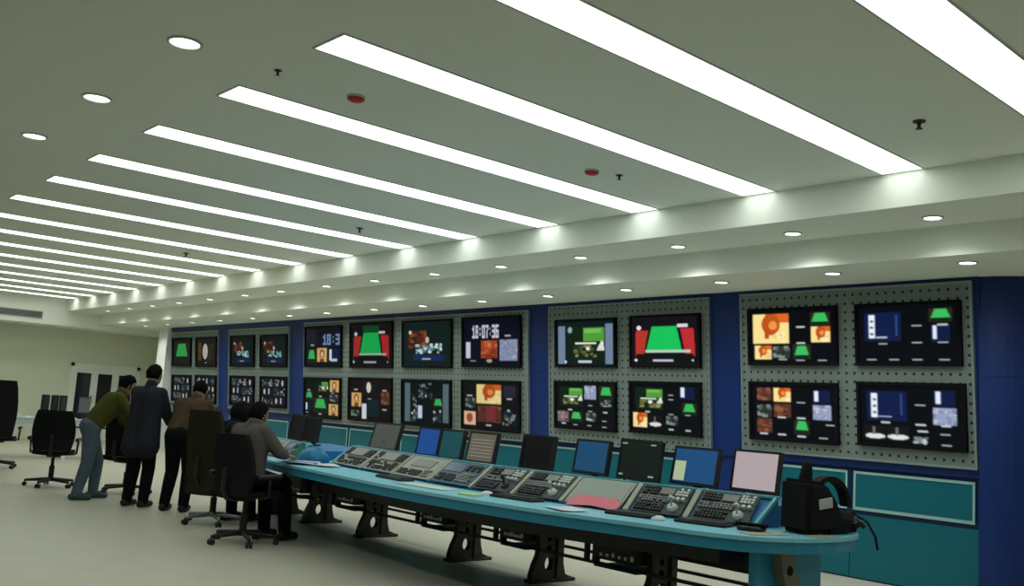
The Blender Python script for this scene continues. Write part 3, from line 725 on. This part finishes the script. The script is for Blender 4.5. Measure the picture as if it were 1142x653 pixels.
# ---- small things on the desk
def mouse(x, y, label):
    o = thing('mouse', label, 'mouse', (x, y, .7605), 2.8, 'computer mice on the desk')
    m = MB(); m.ball((0, 0, .004), .055, .032, .028, 16)
    for v in m.bm.verts: v.co.z = max(v.co.z, 0)
    m.build('shell', mat('white_plastic', rgb(222, 228, 230), .35), o, True)
    MB().box(.02, -.002, .022, .04, .002, .03).build('wheel', M_dark, o)
mouse(5.02, 4.225, 'white computer mouse on the desk by the near keyboard')
mouse(4.84, 5.80, 'white computer mouse in the middle of the desk')
def keyboard(y, off, label, dx=0, w=.44):
    dxx = Fs(y+.05)-Fs(y-.05)
    o = thing('keyboard', label, 'keyboard', (Fs(y)+off, y, .7605), math.atan2(-dxx, .1), 'keyboards on the desk')
    MB().box(-.075, -w/2, 0, .075, w/2, .02, None, .006).build('case', M_dark, o)
    k = MB()
    for i in range(5):
        for j in range(14): k.box(-.062+i*.025, -w/2+.015+j*(w-.03)/14, .02, -.041+i*.025, -w/2+.015+j*(w-.03)/14+.024, .027)
    k.build('keys', mat('key_black', (.02, .022, .024), .5), o)
keyboard(4.45, .37, 'black keyboard under the second control panel, beside a white mouse', w=.38)
keyboard(3.99, .42, 'black keyboard before the near-end control panel', w=.36)
keyboard(5.50, .40, 'black keyboard left of the pink papers')
keyboard(7.1, .38, 'black keyboard before the beige control panel')
# phone-like dark gadget at the near end
o = thing('telephone', 'small black desk telephone in front of the near-end control panel', 'telephone', (5.26, 3.66, .7605), .3)
MB().box(-.06, -.08, 0, .06, .08, .03, None, .01).build('base', M_dark, o)
hsb = MB(); hsb.box(-.025, -.1, .032, .025, .1, .05, None, .01).box(-.03, -.1, .025, .03, -.06, .05, None, .008).box(-.03, .06, .025, .03, .1, .05, None, .008)
hsb.build('handset', M_black, o)
def sheet(name, x, y, w, d, rz, m, label, cat, z=.761, th=.003, curl=.0, group=None):
    mb = MB(); n = 6; R = []
    for i in range(n+1):
        a = -w/2+w*i/n; zz = curl*((i/n-.5)*2)**2
        R.append([Vector((a, -d/2, zz)), Vector((a, d/2, zz)), Vector((a, d/2, zz+th)), Vector((a, -d/2, zz+th))])
    mb.rings(R)
    o = mb.build(name, m); o.location = (x, y, z); o.rotation_euler = (0, 0, rz)
    return tag(o, label, cat, group)
M_lil = mat('lilac_paper', rgb(172, 176, 214), .8); M_pink = mat('pink_paper', rgb(226, 126, 140), .7, 0, .12, 12.); M_yelp = mat('yellow_paper', rgb(196, 212, 140), .8)
M_pale2 = mat('pale_paper', rgb(196, 206, 196), .8, 0, .05, 30.); M_tan = mat('tan_paper', rgb(168, 160, 136), .8)
sheet('paper', 4.84, 8.80, .28, .36, .5, M_paper, 'white sheet of paper at the far end of the long console', 'paper', curl=.012, group='papers on the desk')
sheet('paper', 4.94, 8.42, .21, .30, -.3, M_paper, 'white sheet lying against the grey end panel, right of the lilac sheet', 'paper', z=.775, curl=.004, group='papers on the desk')
sheet('paper', 4.77, 8.62, .21, .34, .9, M_lil, 'lilac sheet of paper beside the white sheets', 'paper', z=.782, curl=.01, group='papers on the desk')
sheet('paper', 4.73, 6.45, .20, .62, .05, M_pale2, 'long pale sheet of paper in front of the beige and blue-grey panels', 'paper', curl=.003, group='papers on the desk')
sheet('notepad', 4.66, 5.78, .11, .16, .2, M_yelp, 'small yellow-green notepad near the desk edge', 'notepad', th=.012)
M_, hg_ = panel_frame(4.93, .53, .80, ZR, .030)
pk = MB(); pk.box(-.16, -hg_/2-.01, 0, .2, -.06, .004).box(-.21, -hg_/2-.012, .004, .06, -.085, .008, Matrix.Rotation(.12, 4, 'Z')).box(.02, -hg_/2-.012, .008, .26, -.08, .012, Matrix.Rotation(-.1, 4, 'Z'))
o = pk.build('paper', M_pink); o.matrix_world = M_; tag(o, 'pink papers fanned against the foot of the plain pale panel', 'paper', 'papers on the desk')
o = sheet('paper', 4.76, 4.84, .21, .26, -.25, M_paper, 'white sheet beside the pink papers', 'paper', z=.766, curl=.004, group='papers on the desk')
sheet('paper', 5.2, 3.52, .12, .30, 1.3, M_tan, 'flat tan sheet near the rounded end of the desk', 'paper', group='papers on the desk')
sheet('paper', 5.53, 3.33, .12, .22, 1.45, M_tan, 'small tan sheet in front of the black bag', 'paper', group='papers on the desk')
# bright heap between the two consoles
o = thing('plastic_bag', 'blue and green slumped plastic bag between the two consoles', 'bag', (5.12, 9.0, .7615), .3)
b = MB(); b.ball((0, 0, .03), .15, .17, .12, 20)
for v in b.bm.verts:
    a = math.atan2(v.co.y, v.co.x); v.co.x *= 1+.07*math.sin(5*a+v.co.z*20); v.co.y *= 1+.06*math.cos(7*a); v.co.z = max(0, v.co.z+.01*math.sin(9*a))
b.build('blue_side', mat('cyan_plastic', rgb(18, 112, 158), .5, 0, .3, 10.), o, True)
b = MB(); b.rings([[Vector((-.06, .12, 0)), Vector((.1, .16, 0)), Vector((.06, .24, 0)), Vector((-.1, .24, 0))], [Vector((-.02, .15, .1)), Vector((.06, .17, .1)), Vector((.04, .22, .09)), Vector((-.05, .22, .09))], [Vector((0, .17, .19)), Vector((.03, .18, .19)), Vector((.02, .2, .18)), Vector((0, .2, .18))]])
b.build('green_side', mat('green_plastic', rgb(22, 118, 82), .5, 0, .3, 10.), o, True)

# ---- black camera bag with arched strap at the near end
o = thing('camera_bag', 'black camera bag with an arched strap on the rounded desk end', 'bag', (5.72, 3.46, .770), -.12)
def soft(mb, amp=.006):
    for v in mb.bm.verts: v.co += Vector((math.sin(v.co.z*31+v.co.y*17), math.sin(v.co.x*27+v.co.z*13), math.sin(v.co.x*23+v.co.y*29)))*amp
    return mb
M_bag = mat('black_nylon', (.008, .008, .009), .8, 0, .2, 40., .2, .2)
bb = MB()
bb.prism([(-.26, 0), (.03, 0), (.12, .07), (.02, .2), (-.05, .31), (-.26, .34)], -.12, .12, lambda a, b_, h: (a, h, b_))
bmesh.ops.bevel(bb.bm, geom=list(bb.bm.edges), offset=.03, segments=3, affect='EDGES')
soft(bb).build('body', M_bag, o, True)
MB().capsule((-.15, 0, .33), .045, (-.135, 0, .42), .032).build('top_grip', M_bag, o, True)
MB().rings([[Vector((x, y, z)) for x, y, z in q] for q in ([(-.02, -.1, .0), (.26, -.09, .0), (.26, .09, .0), (-.02, .1, .0)], [(-.02, -.11, .09), (.27, -.1, .08), (.27, .1, .08), (-.02, .11, .09)], [(.0, -.08, .15), (.2, -.07, .12), (.2, .07, .12), (.0, .08, .15)])]).build('front_pocket', M_bag, o, True)
sp_ = []
for k in range(19):
    a = PI*(1-k/18*.93); sp_.append((.07+.2*math.cos(a), 0, .15+.19*math.sin(a)+(0 if a > .8 else -.05*(.8-a))))
sb = MB(); R = []
for i, q in enumerate(sp_):
    q = Vector(q); dd = (Vector(sp_[min(i+1, 18)])-Vector(sp_[max(i-1, 0)])).normalized(); nn = Vector((-dd.z, 0, dd.x)); t_ = .016
    R.append([q+nn*t_+Vector((0, -.035, 0)), q+nn*t_+Vector((0, .035, 0)), q-nn*t_+Vector((0, .035, 0)), q-nn*t_+Vector((0, -.035, 0))])
sb.rings(R).build('strap', M_bag, o, True)
MB().box(-.15, -.135, .17, -.02, -.124, .235, Matrix.Rotation(-.12, 4, 'Y'), .004).build('white_patch', mat('white_label', rgb(176, 178, 176), .6), o)
tb = MB(); tb.tube([(.2, -.06, .1), (.28, -.04, .13), (.34, .0, .1), (.35, .0, .05), (.3, -.03, .03)], .018).tube([(.3, -.05, .11), (.335, -.12, .07), (.34, -.18, -.02), (.35, -.19, -.1)], .008)
tb.tube([(.22, -.1, .03), (.27, -.11, .06), (.32, -.1, .04)], .016)
tb.build('loose_strap', M_bag, o, True)
for q in ((.2, -.115, .06, .24, -.1, .11), (.27, -.12, .05, .31, -.105, .08)): MB().box(*q, None, .005).build('buckle', mat('grey_buckle', rgb(84, 86, 96), .4, .3), o)

# ------------------------------------------------------------------ office chairs
def office_chair(label, loc, rz, back0=.50, back1=1.08, bw=.46, arms=True, basem=None, backm=None):
    basem = basem or M_dark
    o = thing('office_chair', label, 'chair', loc, rz, 'black swivel chairs')          # faces local +x
    R = []
    for i in range(7):
        s_ = -1+2*i/6
        R.append([Vector((-.24, s_*.235, .43+.015*s_*s_)), Vector((.2, s_*.245, .43+.012*s_*s_)), Vector((.25, s_*.235, .415)), Vector((.25, s_*.235, .455)), Vector((.2, s_*.245, .49+.012*s_*s_)), Vector((-.24, s_*.235, .485+.015*s_*s_))])
    st_ = MB().rings(R); st_.build('seat', M_fabric, o, True)
    R = []
    for j in range(9):
        t_ = j/8; z = back0+(back1-back0)*t_; w = bw/2*(.86+.14*math.sin(PI*min(1, t_*1.1)))*(1 if t_ < .95 else .9)
        x = -.25-.07*t_+.05*math.sin(PI*t_)*(1 if t_ < .5 else .8)
        ring = []
        for i in range(9): s_ = -1+2*i/8; ring.append(Vector((x+.05*s_*s_+.025, s_*w, z)))
        for i in range(9): s_ = 1-2*i/8; ring.append(Vector((x+.05*s_*s_-.03, s_*w, z)))
        R.append(ring)
    MB().rings(R).build('backrest', backm or M_fabric, o, True)
    MB().tube([(-.1, 0, .42), (-.27, 0, .44), (-.325, 0, .52), (-.32, 0, .72)], .022).build('back_bracket', M_dark, o, True)
    MB().cyl((0, 0, .1), (0, 0, .28), .035).cyl((0, 0, .28), (0, 0, .42), .022).cyl((0, 0, .40), (0, 0, .43), .09).build('gas_lift', M_dark, o, True)
    sb_ = MB(); sb_.cyl((0, 0, .075), (0, 0, .125), .05)
    for k in range(5):
        a = 2*PI*k/5+.3; c, s_ = math.cos(a), math.sin(a)
        sb_.capsule((.04*c, .04*s_, .1), .026, (.31*c, .31*s_, .078), .018, 10, 3)
    sb_.build('star_base', basem, o, True)
    for k in range(5):
        a = 2*PI*k/5+.3; c, s_ = math.cos(a), math.sin(a); nx, ny = -s_, c
        cs = MB()
        for q in (-.018, .018): cs.cyl((.32*c+nx*(q-.01), .32*s_+ny*(q-.01), .028), (.32*c+nx*(q+.01), .32*s_+ny*(q+.01), .028), .028)
        cs.cyl((.32*c, .32*s_, .028), (.32*c, .32*s_, .075), .009)
        cs.build('caster', M_dark, o, True)
    if arms:
        for q in (-1, 1):
            MB().tube([(-.02, q*.2, .44), (-.02, q*.29, .46), (-.03, q*.30, .62)], .016).capsule((-.17, q*.3, .65), .026, (.12, q*.3, .65), .024).build('armrest', M_dark, o, True)
    return o
office_chair('black chair at the far left, its back cut by the frame edge', (4.02, 17.2, 0), 1.25, .5, 1.40, .48)
office_chair('black chair with armrests standing empty beside the person in jeans', (4.02, 14.15, 0), 1.15, .5, 1.04, .54)
office_chair('black chair half hidden between the bending person and the dark-coated one', (4.72, 13.25, 0), .6, .5, 1.0, .46, False)
M_olive = mat('dark_olive_fabric', rgb(44, 42, 32), .95, 0, .15, 30., .1)
office_chair('tall-backed dark olive chair with pale base, behind the grey-topped person', (4.58, 10.13, 0), .45, .32, 1.22, .50, False, M_chrome, M_olive)
office_chair('black chair nearest the camera, carrying the seated person in grey', (4.27, 8.73, 0), .40, .46, 1.04, .46, True)

# ------------------------------------------------------------------ back desk at the far left
M_sdesk = mat('white_laminate', rgb(196, 206, 204), .4)
bd = thing('side_desk', 'pale desk by the back wall at the far left', 'desk', (5.55, 19.6, 0))
MB().box(-1.4, -.4, .72, 1.6, .4, .75, None, .008).build('worktop', M_sdesk, bd)
MB().box(-1.38, -.38, .62, 1.58, -.35, .72).build('front_rail', M_sdesk, bd)
for x in (-1.3, 0.1, 1.5): MB().box(x-.03, -.34, 0, x+.03, .34, .72).build('leg', M_pillar, bd)
for i, (x, yw, lb) in enumerate(((5.28, .95, 'narrow dark monitor seen almost edge-on, leftmost on the far side desk'), (5.49, .95, 'dark monitor beside the leftmost one on the far side desk'), (5.68, .95, 'dark monitor third from the left on the far side desk'), (5.98, .6, 'wider grey-blue monitor on the far side desk, nearest the person in jeans'))):
    o = thing('side_monitor', lb, 'monitor', (x, 19.55+.14*(i % 3), .7505), yw, 'monitors on the far side desk')
    MB().cyl((0, 0, 0), (0, 0, .015), .08).build('base', M_dark, o)
    MB().box(-.03, .0, .015, .03, .03, .2).build('stand', M_dark, o)
    MB().box(-.17, -.03, .1, .17, 0, .43, None, .006).build('bezel', M_dark, o)
    MB().box(-.15, -.034, .125, .15, -.029, .41).build('screen', m_off2 if i < 3 else m_greyb, o)
o = thing('paper_tray', 'white paper tray on the left end of the far side desk', 'tray', (4.75, 19.42, .7505), .1)
MB().box(-.16, -.12, 0, .16, .12, .012).box(-.16, -.12, .012, -.15, .12, .06).box(.15, -.12, .012, .16, .12, .06).box(-.15, .11, .012, .15, .12, .06).build('tray', M_pillar, o)
MB().box(-.14, -.11, .012, .14, .1, .04).build('paper_stack', M_paper, o)

# ------------------------------------------------------------------ people
def remesh(mb, name, m, parent, vox, smooth=4):
    o = mb.build(name, m, parent)
    md = o.modifiers.new('skin', 'REMESH'); md.mode = 'VOXEL'; md.voxel_size = vox; md.use_smooth_shade = True
    ms = o.modifiers.new('soft', 'SMOOTH'); ms.factor = .5; ms.iterations = smooth
    bpy.context.view_layer.update()
    dg = bpy.context.evaluated_depsgraph_get()
    me = bpy.data.meshes.new_from_object(o.evaluated_get(dg))
    o.modifiers.clear(); old = o.data; o.data = me; bpy.data.meshes.remove(old)
    me.name = name
    if not me.materials: me.materials.append(m)
    for p_ in me.polygons: p_.use_smooth = True
    return o
M_skin = mat('skin', (.33, .19, .13), .6, 0, .06, 20.)
M_hair = mat('black_hair', (.006, .005, .005), .95, 0, .3, 40., .08)
def V(*a): return Vector(a)
def person(label, loc, rz, pose, jacket, trousers, shoes, hood=False, long_coat=0.):
    o = thing('person', label, 'person', loc, rz)
    J = pose
    hip, chest, neck, head = V(*J['hip']), V(*J['chest']), V(*J['neck']), V(*J['head'])
    up = (chest-hip).normalized(); lat = V(0, 1, 0)
    hd = (V(*J['look'])).normalized()
    shz = {s: chest+up*.06+lat*s*.165 for s in (-1, 1)}
    bd_ = MB()
    # trunk, neck, head
    for s in (-1, 1):
        bd_.chain([(hip+lat*s*.075, .105), (hip+(chest-hip)*.45+lat*s*.065, .095), (chest+lat*s*.075, .105)])
        bd_.capsule(chest+up*.05+lat*s*.06, .07, shz[s], .052)
    bd_.capsule(chest+up*.05, .065, neck, .052); bd_.capsule(neck, .052, head-hd*.02-V(0, 0, .03), .055)
    fz = V(0, 0, 1)-hd*hd.z; fz.normalize(); fy = fz.cross(hd)
    HM = Matrix((hd, fy, fz)).transposed()
    bd_.ball(head, .098, .076, .118, 20, HM)
    bd_.ball(head+HM @ V(.035, 0, -.06), .06, .055, .055, 14, HM)                 # jaw
    bd_.capsule(head+HM @ V(.09, 0, .012), .011, head+HM @ V(.112, 0, -.022), .015)   # nose
    bd_.capsule(head+HM @ V(.088, -.022, -.058), .010, head+HM @ V(.088, .022, -.058), .010)  # lips
    for s in (-1, 1): bd_.ball(head+HM @ V(-.005, s*.078, -.01), .022, .010, .032, 10, HM)
    for s in (-1, 1):
        e, w = V(*J['elbow'][(s+1)//2]), V(*J['wrist'][(s+1)//2]); fd = V(*J['fingers']).normalized()
        bd_.chain([(shz[s], .05), (e, .040), (w, .028)])
        side = fd.cross(V(0, 0, 1)); side = side.normalized() if side.length > .1 else V(0, 1, 0)
        pc = w+fd*.045
        for q in (-1, 1): bd_.capsule(w+fd*.01+side*q*.012, .017, w+fd*.085+side*q*.026, .014)
        for k, (off, ln) in enumerate(((-.033, .062), (-.011, .074), (.011, .078), (.033, .068))):
            a = w+fd*.085+side*off; m1 = a+fd*ln*.5+V(0, 0, -.004); m2 = m1+fd*ln*.42+V(0, 0, -.018)
            bd_.chain([(a, .0095), (m1, .009), (m2, .0075)])
        t0 = w+fd*.03-side*s*.03; t1 = t0+fd*.03-side*s*.028; t2 = t1+fd*.03-side*s*.006+V(0, 0, -.006)
        bd_.chain([(t0, .013), (t1, .0105), (t2, .0085)])
        hj, k_, an = hip+lat*s*.09, V(*J['knee'][(s+1)//2]), V(*J['ankle'][(s+1)//2])
        bd_.chain([(hj, .085), (k_, .058), (k_+(an-k_)*.3, .056), (an, .038)])
        td = V(*J.get('toe', (1, 0, 0))).normalized()
        bd_.chain([(an-V(0, 0, .03), .035), (an+td*.13+V(0, 0, .035-an.z), .03)])
    remesh(bd_, 'body', M_skin, o, .0065, 3)
    # clothes
    jk = MB()
    for s in (-1, 1):
        jk.chain([(hip+up*(J.get('hem', -.06)-long_coat)+lat*s*.085, J.get('hemr', .135)+.02*(long_coat > 0)), (hip+(chest-hip)*.45+lat*s*.075, .125), (chest+lat*s*.085, .135)])
        jk.capsule(chest+up*.05+lat*s*.06, .095, shz[s], .078)
        e, w = V(*J['elbow'][(s+1)//2]), V(*J['wrist'][(s+1)//2])
        jk.chain([(shz[s], .078), (e, .062), (w-(w-e)*.08, .048)])
    jk.capsule(chest+up*.08, .07, neck-up*.0, .072)
    if hood:
        jk.ball(head-hd*.025+V(0, 0, .01), .125, .112, .14, 18, HM)
    remesh(jk, 'jacket', jacket, o, .011, 3)
    tr = MB()
    for s in (-1, 1):
        hj, k_, an = hip+lat*s*.09, V(*J['knee'][(s+1)//2]), V(*J['ankle'][(s+1)//2])
        tr.chain([(hj, .118), (hj+(k_-hj)*.55, .092), (k_, .078), (k_+(an-k_)*.4, .074), (an+V(0, 0, .0), .062)])
    tr.capsule(hip+lat*-.07, .118, hip+lat*.07, .118)
    remesh(tr, 'trousers', trousers, o, .011, 3)
    td = V(*J.get('toe', (1, 0, 0))).normalized()
    for s in (-1, 1):
        an = V(*J['ankle'][(s+1)//2]); sh = MB(); g = V(an.x, an.y, 0)
        sh.capsule(g-td*.05+V(0, 0, .045), .042, g+td*.15+V(0, 0, .04), .036).capsule(g+V(0, 0, .05), .045, g+td*.07+V(0, 0, .055), .042)
        for v in sh.bm.verts: v.co.z = max(v.co.z, 0.002)
        sh.build('shoe', shoes, o, True)
    if not hood:
        h_ = MB(); h_.ball(head+HM @ V(-.014, 0, .018), .108, .089, .122, 20, HM)
        for v in list(h_.bm.verts):
            q = HM.transposed() @ (v.co-head)
            if q.x > .045 and q.z < .065: v.co = head+HM @ V(.03, q.y*.9, max(q.z, .05))
            elif q.z < -.06: v.co = head+HM @ V(q.x*.8, q.y*.8, -.06)
            v.co += HM @ V(.004*math.sin(q.y*90), .004*math.sin(q.z*80), .003*math.sin(q.x*100))
        h_.build('hair', M_hair, o, True)
    ey_ = MB()
    for s in (-1, 1): ey_.ball(head+HM @ V(.083, s*.03, .012), .012, .014, .008, 8, HM)
    ey_.build('eyes', M_dark, o)
    return o
mj_olive = mat('olive_jacket', rgb(74, 74, 34), .9, 0, .15, 12., .1); mj_jeans = mat('blue_jeans', rgb(84, 100, 114), .9, 0, .2, 10., .1)
mj_coat = mat('dark_grey_coat', rgb(42, 44, 52), .9, 0, .15, 12., .1); mj_black = mat('black_trousers', rgb(17, 18, 20), .9, 0, .2, 12., .1)
mj_brown = mat('brown_jacket', rgb(74, 60, 46), .9, 0, .15, 12., .1); mj_grey = mat('grey_sweater', rgb(86, 80, 78), .9, 0, .15, 14., .1)
mj_navy = mat('black_hooded_top', rgb(18, 18, 22), .9, 0, .2, 12., .1); mj_shoe = mat('dark_shoes', rgb(22, 20, 20), .6); mj_shoe2 = mat('grey_green_shoes', rgb(44, 74, 78), .7)

person('person in an olive jacket and blue jeans bending forward over the desk', (3.98, 12.55, 0), -.1,
       dict(hip=(-.02, 0, .90), chest=(.22, 0, 1.21), neck=(.30, 0, 1.33), head=(.37, 0, 1.43), look=(.9, 0, -.4), elbow=[(.42, -.26, .98), (.42, .26, .98)], wrist=[(.62, -.2, .83), (.62, .2, .83)],
            fingers=(1, 0, -.25), knee=[(-.03, -.11, .46), (.13, .11, .47)], ankle=[(-.12, -.12, .085), (.12, .12, .085)], hem=.06, hemr=.118), mj_olive, mj_jeans, mj_shoe2)
person('person in a long dark grey coat standing upright with back turned', (4.33, 11.74, 0), .62,
       dict(hip=(-.02, 0, .90), chest=(.02, 0, 1.30), neck=(.05, 0, 1.46), head=(.10, 0, 1.575), look=(.97, -.1, -.2), elbow=[(.15, -.20, 1.09), (.15, .20, 1.09)], wrist=[(.33, -.12, 1.0), (.33, .12, 1.0)],
            fingers=(1, 0, 0), knee=[(.03, -.1, .47), (.03, .1, .47)], ankle=[(-.03, -.11, .085), (-.03, .11, .085)]), mj_coat, mj_black, mj_shoe, long_coat=.12)
person('person in a brown jacket leaning forward with head down', (4.62, 11.25, 0), .80,
       dict(hip=(-.03, 0, .88), chest=(.20, 0, 1.20), neck=(.29, 0, 1.33), head=(.39, 0, 1.42), look=(.85, 0, -.5), elbow=[(.32, -.24, .98), (.34, .22, .98)], wrist=[(.5, -.16, .84), (.5, .14, .84)],
            fingers=(1, 0, -.2), knee=[(.03, -.1, .46), (.03, .1, .46)], ankle=[(-.05, -.11, .085), (-.05, .12, .085)], hem=.04, hemr=.12), mj_brown, mj_black, mj_shoe)
SIT = dict(hem=.06, hemr=.122, hip=(-.02, 0, .622), knee=[(.40, -.12, .555), (.40, .12, .555)], ankle=[(.46, -.13, .085), (.44, .13, .085)])
person('hooded person in black hunched in the tall-backed chair', (4.58, 10.13, 0), .40,
       dict(SIT, chest=(.14, 0, .98), neck=(.22, 0, 1.10), head=(.31, 0, 1.19), look=(.9, 0, -.4), elbow=[(.3, -.27, .82), (.3, .27, .82)], wrist=[(.30, -.17, .85), (.30, .17, .85)], fingers=(1, 0, -.1)), mj_navy, mj_black, mj_shoe, hood=True)
person('seated dark-haired person in a grey sweater at the desk, nearest the camera', (4.27, 8.75, 0), .35,
       dict(SIT, chest=(.0, 0, 1.0), neck=(.035, 0, 1.12), head=(.08, 0, 1.22), look=(.93, -.1, -.3), elbow=[(.12, -.27, .88), (.10, .27, .87)], wrist=[(.33, -.16, .84), (.33, .13, .84)], fingers=(1, 0, -.1)), mj_grey, mj_black, mj_shoe)

# ------------------------------------------------------------------ world and view
w = bpy.data.worlds.new('world'); scene.world = w; w.use_nodes = True
w.node_tree.nodes['Background'].inputs[0].default_value = (.5, .55, .5, 1); w.node_tree.nodes['Background'].inputs[1].default_value = .02
scene.view_settings.view_transform = 'Standard'; scene.view_settings.look = 'None'; scene.view_settings.gamma = 1; scene.view_settings.exposure = 0
scene.view_settings.use_curve_mapping = False
